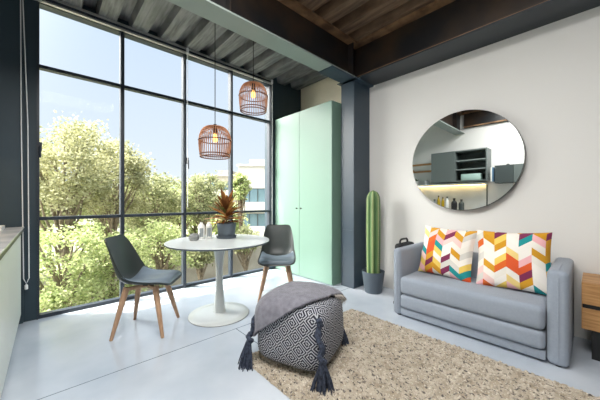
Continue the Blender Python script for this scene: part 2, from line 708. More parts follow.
# navy steel at both ends of the glazing and over it
b = MB()
b.box(XL, -0.175, 3.60, YW + .13, 0, 3.3)
b.box(-0.175, -0.085, 3.63, YW + .10, 0, 3.3)
b.box(2.69, XC, 3.62, YW + .13, 0, 3.3)
b.box(-0.085, 2.69, 3.66, YW + .13, 3.075, 3.3)
struct(b.build('wall_window', M['navy_wall'], smooth=0))


def deck(x0, x1, y0, y1, z, pitch, dep, mat, name):
    prof = []
    x = x0
    while x < x1:
        for dx, dz in ((0, dep), (0.100, dep), (0.122, 0), (0.283, 0)):
            prof.append((x + dx * pitch / 0.305, z + dz))
        x += pitch
    prof.append((x, z + dep))
    vs, fs = [], []
    for (px, pz) in prof:
        vs += [(px, y0, pz), (px, y1, pz)]
    for i in range(len(prof) - 1):
        fs.append((2 * i, 2 * i + 1, 2 * i + 3, 2 * i + 2))
    n = len(vs)
    vs += [(x0, y0, z + dep + .1), (x, y0, z + dep + .1), (x, y1, z + dep + .1), (x0, y1, z + dep + .1)]
    fs.append((n, n + 1, n + 2, n + 3))
    bb = MB()
    bb.add(vs, fs)
    # stiffening groove down each flat
    x = x0
    while x < x1:
        bb.box(x + .195 * pitch / .305, x + .205 * pitch / .305, y0, y1, z - .004, z)
        x += pitch
    return struct(bb.build(name, mat, smooth=0))


deck(XL - 0.15, XC + .1, 2.16, YW + .14, ZD, 0.305, 0.09, M['galv'], 'ceiling_window_bay')
deck(XL - 0.15, XR + .2, YB - .2, 2.14, ZI, 0.305, 0.10, M['rust_deck'], 'ceiling')


def ibeam_x(x0, x1, y0, y1, z0, z1, mats, stiff=()):
    """beam running along X; 0 painted web and bottom flange, 1 rusty top flange"""
    bb = MB()
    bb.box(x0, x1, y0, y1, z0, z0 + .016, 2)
    yc = (y0 + y1) / 2
    bb.box(x0, x1, yc - .008, yc + .008, z0 + .016, z1 - .03, 0)
    bb.box(x0, x1, y0, y1, z1 - .03, z1, 1)
    for sx in stiff:
        bb.box(sx - .006, sx + .006, y0 + .015, y1 - .015, z0 + .016, z1 - .03, 0)
    return bb


bm_ = ibeam_x(XL, BX0 + .1, BA0, BA1, ZB, ZI, None, stiff=(1.12, -0.3, 2.83))
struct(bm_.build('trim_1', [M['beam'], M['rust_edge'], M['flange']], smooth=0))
# beam along the right wall
b = MB()
b.box(BX0, XR - .01, YB, BA0 + .04, ZB, ZB + .016, 2)
b.box(BX0 + .10, BX0 + .116, YB, BA0 + .106, ZB + .016, ZI - .03, 0)
b.box(BX0, XR - .01, YB, BA0, ZI - .03, ZI, 1)
b.box(BX0 + .0, BX0 + .012, YB, BA0, ZB + .016, ZB + .022, 1)
struct(b.build('trim_2', [M['beam'], M['rust_edge'], M['dark_steel']], smooth=0))
# beam along the kitchen wall (seen in the mirror)
b = MB()
b.box(XL, XL + .06, YB, BA0, 2.82, ZI - .03, 0)
b.box(XL, XL + .10, YB, BA0, ZI - .03, ZI, 1)
b.box(XL, XL + .075, YB, BA0, 2.82, 2.85, 1)
struct(b.build('trim_3', [M['beam'], M['rust_edge']], smooth=0))
# column
b = MB()
b.rbox(BX0, XR - .005, 2.095, 2.306, 0, ZB, 0.004, 1)
b.box(BX0 - .05, XR - .005, 2.03, 2.33, ZB - .012, ZB - .001)
b.box(BX0 - .003, BX0 + .01, 2.097, 2.304, .745, .752)
b.box(2.40, BX0, 2.045, 2.265, ZB - .012, ZB - .001)
struct(b.build('trim_4', M['column'], smooth=30))

# ------------------------------------------------------------------ glazing
GX = [-0.085, 0.615, 1.307, 1.985, 2.69]
GZ = [0.03, 0.965, 2.44, 3.065]
for i in range(4):
    x0, x1 = GX[i], GX[i + 1]
    root = bpy.data.objects.new('window_%d' % (i + 1), None)
    COL.objects.link(root)
    root.location = ((x0 + x1) / 2, YW, 0)
    root['kind'] = 'structure'
    hw = (x1 - x0) / 2
    fw = 0.019
    f = MB()
    for sx in (-1, 1):
        xa = sx * (hw - fw)
        f.box(min(xa, sx * hw), max(xa, sx * hw), -.03, .045, 0, 3.075)
        f.box(min(sx * (hw - .010), sx * hw), max(sx * (hw - .010), sx * hw), -.045, -.03, 0, 3.075)
    for (za, zb) in ((0, .035), (GZ[1] - .016, GZ[1] + .016), (GZ[2] - .016, GZ[2] + .016), (3.045, 3.075)):
        f.box(-hw + fw, hw - fw, -.03, .04, za, zb)
    fo = f.build('window_frame', M['frame'], root, smooth=0)
    for (za, zb) in ((.035, GZ[1] - .016), (GZ[1] + .016, GZ[2] - .016), (GZ[2] + .016, 3.045)):
        g = MB()
        g.box(-hw + fw, hw - fw, .010, .014, za, zb)
        g.build('pane', M['glass'], root, smooth=0)
    if i in (0, 2, 3):
        sx = -1 if i == 0 else (-1 if i == 2 else 1)
        h = MB()
        xx = sx * (hw - .026)
        h.box(xx - .012, xx + .012, -.060, -.028, 1.62, 1.70)
        h.tube([(xx, -.062, 1.66), (xx, -.085, 1.66), (xx, -.088, 1.55)], .008, 8)
        h.build('window_handle', M['frame'], root)

# roller blind over the glazing
t = thing('roller_blind', 'slim silver roller blind housing along the top of the glazed wall', 'blind', (1.29, 3.60, 3.05))
b = MB()
b.rbox(-1.50, 1.42, -.010, .03, .052, .078, .006, 2)
b.build('head_rail', M['silver'], t)
b = MB()
b.box(-1.50, 1.42, .0, .03, .024, .052)
b.build('rolled_cloth', M['frame'], t, smooth=0)
b = MB()
b.rbox(-1.50, 1.42, -.012, .028, .0, .022, .006, 2)
b.build('bottom_bar', M['silver'], t)
b = MB()
b.tube([(-1.480, -.03, .05), (-1.475, -.03, -1.2), (-1.460, -.03, -2.63), (-1.442, -.03, -2.68),
        (-1.424, -.03, -2.63), (-1.432, -.03, -1.2), (-1.468, -.03, .05)], .0045, 6)
b.build('pull_chain', M['chain'], t)
b = MB()
b.lathe([(0.004, -.02), (.012, -.015), (.012, .02), (.005, .03)], (-1.442, -.03, -2.715), 12)
b.build('chain_weight', M['chain'], t)
for xx, ln in ((0.035, 2.0), (1.40, 2.35)):  # thin pale upright line beside a mullion, small block on top
    b = MB()
    b.tube([(xx, -.02, .03), (xx, -.02, -ln)], .004, 6)
    b.rbox(xx - .014, xx + .014, -.03, .0, .0, .07, .004, 1)
    b.build('side_line', M['chain'], t)

# ================================================================== tall green cabinet
t = thing('tall_cabinet', 'tall mint green two-door cupboard in the corner between glazing and dark column', 'cupboard', (2.77, 2.37, 0))
CH, CW, CD = 2.478, 1.24, 0.585
b = MB()
b.box(.022, CD, 0, CW, .0, CH)
b.build('carcass', M['green'], t, smooth=0)
for k in range(2):
    y0 = .0 if k == 0 else .642
    y1 = .638 if k == 0 else CW
    d = MB()
    d.rbox(0, .020, y0, y1, .012, CH, .002, 1)
    do = d.build('door', M['green'], t)
    kb = MB()
    yk = y1 - .045 if k == 0 else y0 + .045
    kb.lathe([(.006, .001), (.006, -.012), (.011, -.016), (.011, -.024), (.0, -.026)], (0, yk, 1.02), 14, axis='x')
    kb.build('knob', M['black'], do)

# ================================================================== kitchen side
YS = [3.54, 2.47, 1.40, 0.33, -0.74]
names = ['white kitchen base unit nearest the glazed wall, left edge of the photo',
         'white kitchen base unit second from the glazed wall, cut by the left frame edge',
         'white kitchen base unit beside the camera, third from the glazed wall',
         'white kitchen base unit farthest from the glazed wall']
cab0 = None
for k in range(4):
    y1, y0 = YS[k], YS[k + 1]
    if cab0 is None:
        cab0 = thing('base_cabinet', names[0], 'kitchen cabinet', (-0.185, y0, 0), group='white base units under the worktop')
        b = MB()
        b.box(-.600, -.021, .002, 1.068, .10, .855)
        b.box(-.600, -.055, .002, 1.068, 0, .10)
        b.build('carcass', M['white_lam'], cab0, smooth=0)
        b = MB()
        b.rbox(-.020, 0, .003, 1.067, .105, .852, .002, 1)
        b.build('door', M['white_lam'], cab0)
    else:
        dup(cab0, (-0.185, y0, 0), 0, names[k])
b = MB()
b.rbox(XL + .012, -.165, -.74, 3.56, .887, .90, .002, 1, mi=0)
b.box(XL + .012, -.170, -.74, 3.555, .857, .887, 1)
o = b.build('worktop', [M['worktop'], M['dark_edge']])
tag(o, 'pale stone kitchen worktop with dark edge running along the left wall', 'worktop')
b = MB()
b.box(XL, XL + .012, 1.62, 3.55, .90, 1.49, 0)
b.box(XL, XL + .016, 1.60, 1.62, .90, 1.49, 1)
struct(b.build('trim_5', [M['marble'], M['kdark']], smooth=0))

# small white tray at the end of the worktop
b = MB()
b.rbox(-.085, .085, -.13, .13, 0, .008, .003, 1)
for (a0, a1, c0, c1) in ((-.085, -.077, -.13, .13), (.077, .085, -.13, .13), (-.077, .077, -.13, -.122), (-.077, .077, .122, .13)):
    b.box(a0, a1, c0, c1, .006, .03)
o = b.build('tray', M['ceramic'], loc=(-.36, 3.30, .90))
tag(o, 'small white tray on the kitchen worktop by the navy wall', 'tray')

# wall cabinet with open shelves, seen in the mirror
t = thing('wall_cabinet', 'grey wall cabinet with one closed door and open shelves, seen in the round mirror', 'kitchen cabinet', (XL, 1.53, 1.56))
b = MB()
b.box(0.003, .35, 0, .025, 0, .70)
b.box(0.003, .35, 1.11, 1.135, 0, .70)
b.box(0.003, .35, .61, .635, .02, .68)
b.box(0.003, .35, .025, 1.11, 0, .025)
b.box(0.003, .35, .025, 1.11, .675, .70)
b.build('carcass', M['kgrey'], t, smooth=0)
b = MB()
b.box(0.003, .012, .025, 1.11, .025, .675)
b.build('back_panel', M['kdark'], t, smooth=0)
b = MB()
b.rbox(.350, .370, .615, 1.135, .0, .70, .002, 1)
b.build('door', M['kgrey'], t)
for z in (.26, .46):
    b = MB()
    b.box(.013, .34, .026, .609, z, z + .02)
    b.build('shelf', M['kshelf'], t, smooth=0)
o = MB().rbox(-.09, .09, -.19, .19, 0, .14, .008, 2).build('storage_box', M['cover_teal'], loc=(XL + .22, 1.85, 1.588))
tag(o, 'pale teal box on the lowest open shelf of the grey wall cabinet', 'box')

# lower grey cabinet
t = thing('flip_cabinet', 'low dark grey-green wall cabinet with lift-up front, at the right of the round mirror image', 'kitchen cabinet', (XL, .90, 1.50))
b = MB()
b.box(0.003, .34, 0, .50, 0, .36)
b.build('carcass', M['kdark'], t, smooth=0)
for y0, y1 in ((.004, .18), (.185, .496)):
    b = MB()
    b.rbox(.342, .36, y0, y1, .004, .356, .002, 1)
    b.build('flap', M['kgrey'] if y0 < .1 else M['kdark'], t)
b = MB()
b.lathe([(.03, 0), (.035, .01), (.02, .03), (.0, .035)], (0, 0, 0), 16)
o = b.build('jar_lid', M['black'], loc=(XL + .2, 1.2, 1.861))
tag(o, 'small black lid lying on the low dark wall cabinet', 'lid')

for k, (yy, mm, nm) in enumerate(((1.425, 'cover_blue', 'tall blue magazine'), (1.453, 'paper', 'white paperbound magazine'))):
    o = MB().rbox(-.11, .11, -.011, .011, 0, .30, .002, 1).build('magazine', M[mm], loc=(XL + .24, yy + .005, 1.531))
    tag(o, nm + ' standing between the grey cabinets in the mirror', 'magazine', 'magazines between the wall cabinets')

# lit shelf
t = thing('wall_shelf', 'long pale shelf with warm light strip under it, below the grey wall cabinet', 'shelf', (XL, 1.60, 1.495))
b = MB()
b.box(0.003, .30, 0, 1.87, .0, .034)
b.build('board', M['white_lam'], t, smooth=0)
b = MB()
b.box(.04, .085, .03, 1.84, -.012, -.001)
b.build('light_strip', M['led'], t, smooth=0)

# wooden rails with spoon
for z, nm in ((2.05, 'upper'), (1.87, 'lower')):
    b = MB()
    b.rbox(0.002, .022, 0, .62, -.012, .033, .003, 1)
    for yy in (.08, .54):
        b.tube([(.012, yy, .012), (.04, yy, .012), (.045, yy, -.02)], .004, 6)
    o = b.build('utensil_rail', M['oak'], loc=(XL, 2.78, z))
    tag(o, nm + ' of two slim wooden rails on the white kitchen wall', 'rail', 'wooden rails on the kitchen wall')
b = MB()
b.tube([(0, 0, 0), (0, .05, .004), (0, .22, 0)], [.006, .005, .006], 8)
b.lathe([(0, -.01), (.03, -.006), (.045, 0), (.03, .006), (0, .01)], (0, .26, 0), 16, axis='x')
o = b.build('wooden_spoon', M['oak'], loc=(XL + .055, 3.0, 1.89))
tag(o, 'wooden spoon on the lower wooden rail', 'spoon')


def small_pot(loc, label, mat, leafy):
    t = thing('small_planter', label, 'planter', loc, group='little planters on the lit shelf')
    b = MB()
    b.lathe([(.001, 0), (.045, 0), (.055, .10), (.048, .10), (.044, .09), (.001, .088)], seg=20)
    b.build('pot', mat, t)
    rnd = random.Random(int(loc[1] * 100))
    f = MB()
    for i in range(26 if leafy else 10):
        a = rnd.uniform(0, 2 * PI)
        el = rnd.uniform(.4, 1.4)
        d = Vector((math.cos(a) * math.cos(el), math.sin(a) * math.cos(el), math.sin(el)))
        s = d.cross(Vector((0, 0, 1))).normalized() * .012
        ln = rnd.uniform(.05, .10) if leafy else rnd.uniform(.02, .05)
        p = Vector((0, 0, .088))
        f.add([p, p + d * ln * .5 + s, p + d * ln, p + d * ln * .5 - s], [(0, 1, 2, 3)])
    f.build('foliage', M['leaf_dark'], t)


small_pot((XL + .16, 3.12, 1.531), 'white planter with bushy dark green plant on lit shelf, nearer the glazing', M['ceramic'], True)
small_pot((XL + .16, 2.86, 1.531), 'white planter with tiny sprout on lit shelf, nearer the wall cabinet', M['ceramic'], False)

# bottles on the worktop
rb = random.Random(3)
specs = [(2.62, .05, .20, 'smoke', 'squat smoky jar in the worktop group, nearest the glazing'),
         (2.52, .035, .27, 'oil', 'yellow oil bottle at the glazing end of the worktop group'),
         (2.43, .033, .24, 'oil', 'shorter yellow oil bottle beside the taller one on worktop'),
         (2.33, .04, .25, 'ceramic', 'white bottle between the oil and the dark canisters'),
         (2.18, .06, .22, 'black', 'black canister on the worktop beside the white bottle'),
         (2.04, .055, .20, 'kdark', 'dark grey canister at the room end of the worktop group')]
for yy, r, hh, mm, lb in specs:
    hh *= 1.3
    t = thing('kitchen_bottle', lb, 'bottle', (XL + .30 + rb.uniform(-.03, .03), yy, .90), group='bottles and canisters on the worktop')
    b = MB()
    b.lathe([(.001, 0), (r, 0), (r, hh * .6), (r * .85, hh * .72), (r * .4, hh * .8), (r * .38, hh * .92), (.001, hh * .92)], seg=18)
    b.build('body', M[mm], t)
    b = MB()
    b.lathe([(r * .45, hh * .9), (r * .45, hh), (.001, hh)], seg=14)
    b.build('cap', M['black'], t)
# kettle at right in mirror
t = thing('kettle', 'dark kettle with loop handle on the worktop, at lower right in the mirror', 'kettle', (XL + .35, 1.22, .90))
b = MB()
b.lathe([(.001, 0), (.085, 0), (.09, .05), (.07, .13), (.04, .16), (.001, .165)], seg=24)
b.build('body', M['black'], t)
b = MB()
b.tube([(0, -.06, .14), (0, -.06, .22), (0, 0, .26), (0, .06, .22), (0, .06, .14)], .009, 8)
b.build('handle', M['black'], t)

# ================================================================== mirror
t = thing('round_mirror', 'large round frameless mirror hung on the white wall above the sofa', 'mirror', (XR, .945, 1.56))
b = MB()
b.lathe([(.45, -.004), (.517, -.004), (.522, -.010), (.522, -.067), (.519, -.070), (.509, -.070)], seg=96, axis='x')
b.build('rim', M['mirror_rim'], t)
b = MB()
b.lathe([(.518, -.0705), (.518, -.073), (.0, -.073)], seg=96, axis='x')
b.build('mirror_glass', M['mirror_glass'], t, smooth=20)

# ================================================================== sofa
t = thing('sofa', 'small light grey two-seat sofa bed with slab arms against the white wall', 'sofa', (2.56, .11, 0))
SW = 1.27                   # overall width along Y


def arm(y0, y1, name):
    b = MB()
    b.rbox(-.010, .66, y0, y1, .006, .66, .034, 5)
    o = b.build(name, M['sofa'], t, smooth=50)
    b2 = MB()
    ym = (y0 + y1) / 2
    b2.tube([(-.0105, ym - .004, .05), (-.0115, ym - .004, .58), (-.004, ym - .004, .645), (.03, ym - .004, .6605), (.3, ym - .004, .6605)], .004, 6)
    b2.build('piping', M['sofa'], o)
    return o


arm(0, .115, 'arm')
arm(SW - .085, SW, 'arm')
yi0, yi1 = .117, SW - .087
b = MB()
b.rbox(.42, .66, yi0, yi1, .05, .61, .04, 4, bulge=.01, cuts=3)
b.build('backrest', M['sofa'], t, smooth=50)
for z0, z1, dx, r in ((.228, .398, -.045, .040), (.092, .224, -.038, .032)):
    b = MB()
    b.rbox(dx, .56, yi0 + .002, yi1 - .002, z0, z1, r, 5, bulge=.008, cuts=3)
    b.build('seat_cushion', M['sofa'], t, smooth=50)
b = MB()
b.rbox(-.012, .60, yi0, yi1, .020, .088, .008, 2)
b.build('base', M['sofa'], t)
for xx in (.03, .58):
    for yy in (.055, SW - .055):
        b = MB()
        b.lathe([(.02, 0), (.025, .012), (.025, .013)], (xx, yy, 0), 14)
        b.build('foot', M['black'], t)


def pillow(name, label, mat, loc, rot, W, H, T, seed):
    n = 30
    b = MB()
    vs, fs, uv = [], [], []
    for side in (1, -1):
        for i in range(n + 1):
            for j in range(n + 1):
                s = -1 + 2 * i / n
                q = -1 + 2 * j / n
                y = s * W / 2 * (1 - .07 * (1 - q * q))
                z = q * H / 2 * (1 - .07 * (1 - s * s)) + H / 2
                th = T / 2 * (max(0, (1 - s * s)) * max(0, (1 - q * q))) ** .42
                wr = .012 * mnoise.noise(Vector((s * 2.2 + seed, q * 2.2, seed))) * (1 - abs(s * q))
                vs.append((-side * th + wr, y, z))
                uv.append((.5 - s / 2, j / n))
    m = (n + 1) * (n + 1)
    for side in (0, 1):
        for i in range(n):
            for j in range(n):
                a = side * m + i * (n + 1) + j
                f = (a, a + 1, a + n + 2, a + n + 1)
                fs.append(f if side == 1 else f[::-1])
    me = bpy.data.meshes.new(name)
    me.from_pydata(vs, [], fs)
    ul = me.uv_layers.new(name='UVMap')
    for lp in me.loops:
        ul.data[lp.index].uv = uv[lp.vertex_index]
    me.materials.append(mat)
    me.polygons.foreach_set('use_smooth', [True] * len(me.polygons))
    o = bpy.data.objects.new(name, me)
    COL.objects.link(o)
    o.location = loc
    o.rotation_euler = rot
    tag(o, label, 'pillow', 'chevron pillows on the sofa')
    return o


pillow('throw_pillow', 'colourful chevron throw pillow at the left end of the sofa', M['pillow_a'],
       (2.80, .995, .40), (0.03, .26, math.radians(-5)), .50, .485, .19, 1.3)
pillow('throw_pillow', 'colourful chevron throw pillow at the right end of sofa, by the arm', M['pillow_b'],
       (2.80, .455, .40), (-0.035, .24, math.radians(3)), .515, .495, .19, 5.1)

# ================================================================== bag behind the sofa arm
t = thing('black_bag', 'black bag with a raised handle tucked behind the left sofa arm', 'bag', (2.95, 1.455, 0))
b = MB()
b.rbox(-.15, .16, -.055, .045, .03, .665, .03, 3)
b.build('body', M['black_cloth'], t)
b = MB()
b.tube([(-.10, 0, .655), (-.095, 0, .69), (-.07, 0, .708), (.05, 0, .708), (.075, 0, .69), (.08, 0, .655)], .011, 8)
b.build('handle', M['black'], t)
for xx in (-.13, .14):
    b = MB()
    b.rbox(xx - .03, xx + .02, -.05, .05, 0, .032, .008, 2)
    b.build('foot', M['black'], t)

# ================================================================== cactus
t = thing('potted_cactus', 'tall ribbed column cactus in slate pot between dark column and sofa', 'plant', (2.975, 1.87, 0))
b = MB()
b.lathe([(.001, 0), (.098, 0), (.106, .01), (.136, .25), (.138, .262), (.128, .262), (.122, .235), (.001, .232)], seg=40)
b.build('pot', M['pot_grey'], t)
b = MB()
b.lathe([(.121, .233), (.001, .242)], seg=30)
b.build('soil', M['soil'], t)
prof = []
Hc = 1.27
for i in range(40):
    u = i / 39
    z = .236 + (Hc - .236) * u
    r = .078 + .006 * math.sin(u * 3)
    if u > .88:
        q = (u - .88) / .12
        r *= math.sqrt(max(0, 1 - q * q)) * .98 + .02 * (1 - q)
    prof.append((max(r, .0), z))
SEG = 84
RIB = 7
b = MB()
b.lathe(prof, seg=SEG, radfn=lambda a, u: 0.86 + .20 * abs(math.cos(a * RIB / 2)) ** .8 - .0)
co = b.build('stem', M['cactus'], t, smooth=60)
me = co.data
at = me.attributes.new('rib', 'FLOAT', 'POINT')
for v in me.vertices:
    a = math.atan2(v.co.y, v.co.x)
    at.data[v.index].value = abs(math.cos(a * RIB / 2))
b = MB()
rs = random.Random(5)
for k in range(RIB):
    a = 2 * PI * k / RIB
    for i in range(2, 37):
        r, z = prof[i]
        p = Vector((math.cos(a) * r * 1.05, math.sin(a) * r * 1.05, z))
        for q in range(3):
            d = Vector((math.cos(a) + rs.uniform(-.6, .6), math.sin(a) + rs.uniform(-.6, .6), rs.uniform(-.5, .5))).normalized()
            b.tube([p, p + d * .014], [.0008, .0003], 3, cap=False)
sp = b.build('spines', M['fringe'], t, smooth=0)
sp['kind'] = 'stuff'

# ================================================================== nightstand
t = thing('nightstand', 'oak bedside chest with two drawers on black base, right of the sofa', 'nightstand', (2.84, .06, 0))
b = MB()
b.box(.02, .395, -.52, 0, .215, .55)
b.build('carcass', M['oak'], t, smooth=0)
for z0, z1 in ((.215, .365), (.395, .548)):
    b = MB()
    b.rbox(0, .0195, -.52, 0, z0, z1, .002, 1)
    b.build('drawer_front', M['oak'], t)
b = MB()
b.box(.008, .019, -.515, -.005, .366, .394)
b.build('finger_groove', M['black'], t, smooth=0)
b = MB()
b.box(.03, .37, -.47, -.05, 0, .214)
b.build('plinth', M['black'], t, smooth=0)

# ================================================================== rug
RX0, RX1, RY0, RY1 = 1.02, 2.33, -0.9, 1.72
nx, ny = 150, 290
vs, fs = [], []
rr = random.Random(11)
for i in range(nx + 1):
    for j in range(ny + 1):
        x = RX0 + (RX1 - RX0) * i / nx
        y = RY0 + (RY1 - RY0) * j / ny
        edge = min(i, nx - i, j, ny - j)
        z = .013 + .0035 * math.sin(j * PI / 2.0) + rr.uniform(-.006, .006)
        if edge == 0:
            x += rr.uniform(-.007, .007)
            y += rr.uniform(-.007, .007)
            z = .002
        z += .004 * mnoise.noise(Vector((x * 5, y * 5, 0)))
        vs.append((x, y, z))
for i in range(nx):
    for j in range(ny):
        a = i * (ny + 1) + j
        fs.append((a, a + ny + 1, a + ny + 2, a + 1))
n0 = len(vs)
vs += [(RX0, RY0, .001), (RX1, RY0, .001), (RX1, RY1, .001), (RX0, RY1, .001)]
fs.append((n0, n0 + 3, n0 + 2, n0 + 1))
b = MB()
b.add(vs, fs)
o = b.build('area_rug', M['rug'], smooth=0)
tag(o, 'beige flecked woven wool rug lying on the floor before the sofa', 'rug')

# ================================================================== pouf
PH = .43
PHX = .268
pouf = thing('pouf', 'cube pouf in black and white meander weave with navy tassels, on rug edge', 'pouf', (1.375, 1.462, .026), math.radians(20))


def pouf_point(nx_, ny_, nz_, k=1.0):
    """direction on the unit sphere -> superellipsoid surface"""
    p = 5.0
    s = (abs(nx_) ** p + abs(ny_) ** p + abs(nz_) ** p) ** (-1 / p)
    x, y, z = nx_ * s, ny_ * s, nz_ * s
    # bottom wider than top, soft dome
    tpr = 1.0 - .07 * (z + 1) / 2 + .02 * (1 - z * z)
    zz = z * PH / 2
    if z > 0:
        zz += .015 * (1 - min(1, x * x + y * y)) * z
    return Vector((x * PHX * tpr * k, y * PHX * tpr * k, zz * k + PH / 2))


def cube_dirs(n):
    """six gridded faces of a cube: lists of direction grids"""
    faces = []
    for ax in range(3):
        for sg in (-1, 1):
            g = []
            for i in range(n + 1):
                row = []
                for j in range(n + 1):
                    a = math.tan((-1 + 2 * i / n) * PI / 4)
                    c = math.tan((-1 + 2 * j / n) * PI / 4)
                    d = [0, 0, 0]
                    d[ax] = sg
                    d[(ax + 1) % 3] = a
                    d[(ax + 2) % 3] = c
                    row.append(tuple(d))
                g.append(row)
            faces.append((ax, sg, g))
    return faces


n = 22
vs, fs, uvl = [], [], []
for ax, sg, g in cube_dirs(n):
    base = len(vs)
    for i in range(n + 1):
        for j in range(n + 1):
            p = pouf_point(*g[i][j])
            vs.append(p)
            if ax == 2:
                uvl.append((p.x, p.y))
            elif ax == 0:
                uvl.append((p.y, p.z))
            else:
                uvl.append((p.x, p.z))
    for i in range(n):
        for j in range(n):
            a = base + i * (n + 1) + j
            f = (a, a + n + 1, a + n + 2, a + 1)
            fs.append(f if sg > 0 else f[::-1])
me = bpy.data.meshes.new('cushion_body')
me.from_pydata([tuple(v) for v in vs], [], fs)
ul = me.uv_layers.new(name='UVMap')
for lp in me.loops:
    ul.data[lp.index].uv = uvl[lp.vertex_index]
me.materials.append(M['pouf'])
me.polygons.foreach_set('use_smooth', [True] * len(me.polygons))
o = bpy.data.objects.new('cushion_body', me)
COL.objects.link(o)
o.parent = pouf


def tassel(px, py, name='tassel', k=1.0):
    rt = random.Random(int((px + 2) * 100 + (py + 2) * 7))
    b = MB()
    c = Vector((px, py, 0))
    out = Vector((px, py, 0)).normalized()
    top = pouf_point(px / PHX * .98, py / PHX * .98, .80 if k >= 1 else .6) + out * .012
    # thick plaited strand down the corner, knot, then loose yarn
    mid = Vector((px * 1.03, py * 1.03, PH * .45)) + out * .012
    low = Vector((px * 1.04, py * 1.04, .12)) + out * .025
    for k in range(3):
        pts = []
        for i in range(13):
            u = i / 12
            q = top.lerp(mid, u * 2) if u < .5 else mid.lerp(low, u * 2 - 1)
            a = u * 16 + k * 2 * PI / 3
            pts.append(q + Vector((math.cos(a) * .008 * k, math.sin(a) * .008 * k, 0)))
        b.tube(pts, .0088 * k, 6)
    for i in range(90):
        a = rt.uniform(0, 2 * PI)
        r0 = rt.uniform(0, .014)
        r1 = rt.uniform(.010, .052 * k)
        p0 = low + Vector((math.cos(a) * r0, math.sin(a) * r0, .03))
        dr = Vector((math.cos(a), math.sin(a), 0))
        if dr.dot(out) < -.3:
            dr = dr * .3
        p2 = low + dr * r1 + Vector((0, 0, -.112 * k + rt.uniform(0, .02)))
        p1 = (p0 + p2) / 2 + dr * .006
        b.tube([p0, p1, p2], [.0045, .0045, .003], 4)
    return b.build(name, M['tassel'], pouf)


for sx in (-1, 1):
    for sy in (-1, 1):
        if sx > 0 and sy < 0:
            tassel(sx * PHX * .90, sy * PHX * .66, k=.6)
        else:
            tassel(sx * PHX * .93, sy * PHX * .93)

# ------------------------------------------------------------------ blanket over the pouf (rests on it: its own thing)
n = 44
k = 1.045
pl_n = Vector((0.27, 0.587, 0.766)).normalized()
vs, fs = [], []
index = {}


def clip_d(p):
    q = p - Vector((0, 0, PH / 2))
    return q.dot(pl_n)


bb = MB()
rt = random.Random(21)
for ax, sg, g in cube_dirs(n):
    if ax == 2 and sg < 0:
        continue
    pts = [[pouf_point(*g[i][j], k) for j in range(n + 1)] for i in range(n + 1)]
    keep = []
    fv, ff, mp_ = [], [], {}

    def vid(i, j):
        if (i, j) not in mp_:
            p = pts[i][j].copy()
            wob = .006 * mnoise.noise(Vector((p.x * 9, p.y * 9, p.z * 9)))
            dirn = (p - Vector((0, 0, PH / 2))).normalized()
            mp_[(i, j)] = len(fv)
            fv.append(p + dirn * (wob + .002))
        return mp_[(i, j)]
    for i in range(n):
        for j in range(n):
            cen = (pts[i][j] + pts[i + 1][j + 1]) / 2
            hem = .012 * mnoise.noise(Vector((cen.x * 6, cen.y * 6, 3)))
            if clip_d(cen) > .040 + hem and cen.z > .15 + hem * 2:
                ff.append((vid(i, j), vid(i + 1, j), vid(i + 1, j + 1), vid(i, j + 1)))
    bb.add(fv, ff)
bl = thing('throw_blanket', 'grey woven throw blanket draped over the patterned pouf', 'blanket', (1.375, 1.462, .026), math.radians(20))
cl = bb.build('cloth', M['blanket'], bl, smooth=70)
bmx = bmesh.new()
bmx.from_mesh(cl.data)
bmesh.ops.remove_doubles(bmx, verts=list(bmx.verts), dist=.002)
bmesh.ops.recalc_face_normals(bmx, faces=list(bmx.faces))
for it in range(4):
    bmesh.ops.smooth_vert(bmx, verts=[v for v in bmx.verts if v.is_boundary], factor=.5, use_axis_x=True, use_axis_y=True, use_axis_z=True)
# fringe at the boundary
bnd = [(v.co.copy(), v.normal.copy()) for v in bmx.verts if v.is_boundary]
bmx.to_mesh(cl.data)
bmx.free()
so = cl.modifiers.new('thickness', 'SOLIDIFY')
so.thickness = .018
so.offset = 1
fr = MB()
for p, nn in bnd:
    if p.x > .08 and p.y < .05 and p.z > .2:
        for q in range(3):
            d = Vector((rt.uniform(.3, .8), rt.uniform(-.5, .1), -1)).normalized()
            s = p + nn * .008 + Vector((0, rt.uniform(-.004, .004), 0))
            fr.tube([s, s + d * .03 + nn * .012, s + d * rt.uniform(.04, .06) + nn * .012], [.0025, .0022, .0015], 4)
fr.build('fringe', M['fringe'], bl)

# ================================================================== tulip table
TX, TY = 1.262, 2.560
t = thing('tulip_table', 'round white pedestal table standing before the tall windows', 'table', (TX, TY, 0))
b = MB()
b.lathe([(.0, .722), (.46, .722), (.490, .728), (.500, .736), (.497, .741), (.0, .742)], seg=96, mi=0)
b.build('tabletop', M['white_gloss'], t, smooth=25)
b = MB()
b.lathe([(.47, .7205), (.486, .7215), (.4985, .730), (.500, .7345), (.5012, .7345), (.5005, .729), (.488, .7195), (.47, .7185)], seg=96)
b.build('edge_band', M['pot_grey'], t)
b = MB()
b.lathe([(.10, .718), (.085, .705), (.062, .66), (.045, .58), (.036, .48), (.034, .38), (.038, .27), (.046, .16), (.054, .08), (.060, .04), (.062, .0285)], seg=48)
b.build('pedestal', M['white_gloss'], t, smooth=60)
b = MB()
b.lathe([(.285, 0), (.292, .006), (.288, .012), (.20, .018), (.11, .024), (.06, .03), (.0, .03)], seg=96)
b.build('foot_disc', M['white_gloss'], t, smooth=60)
b = MB()
b.lathe([(.287, .0), (.2935, .001), (.2935, .0055), (.291, .006)], seg=96)
b.build('foot_rim', M['concrete'], t)

# ================================================================== chairs


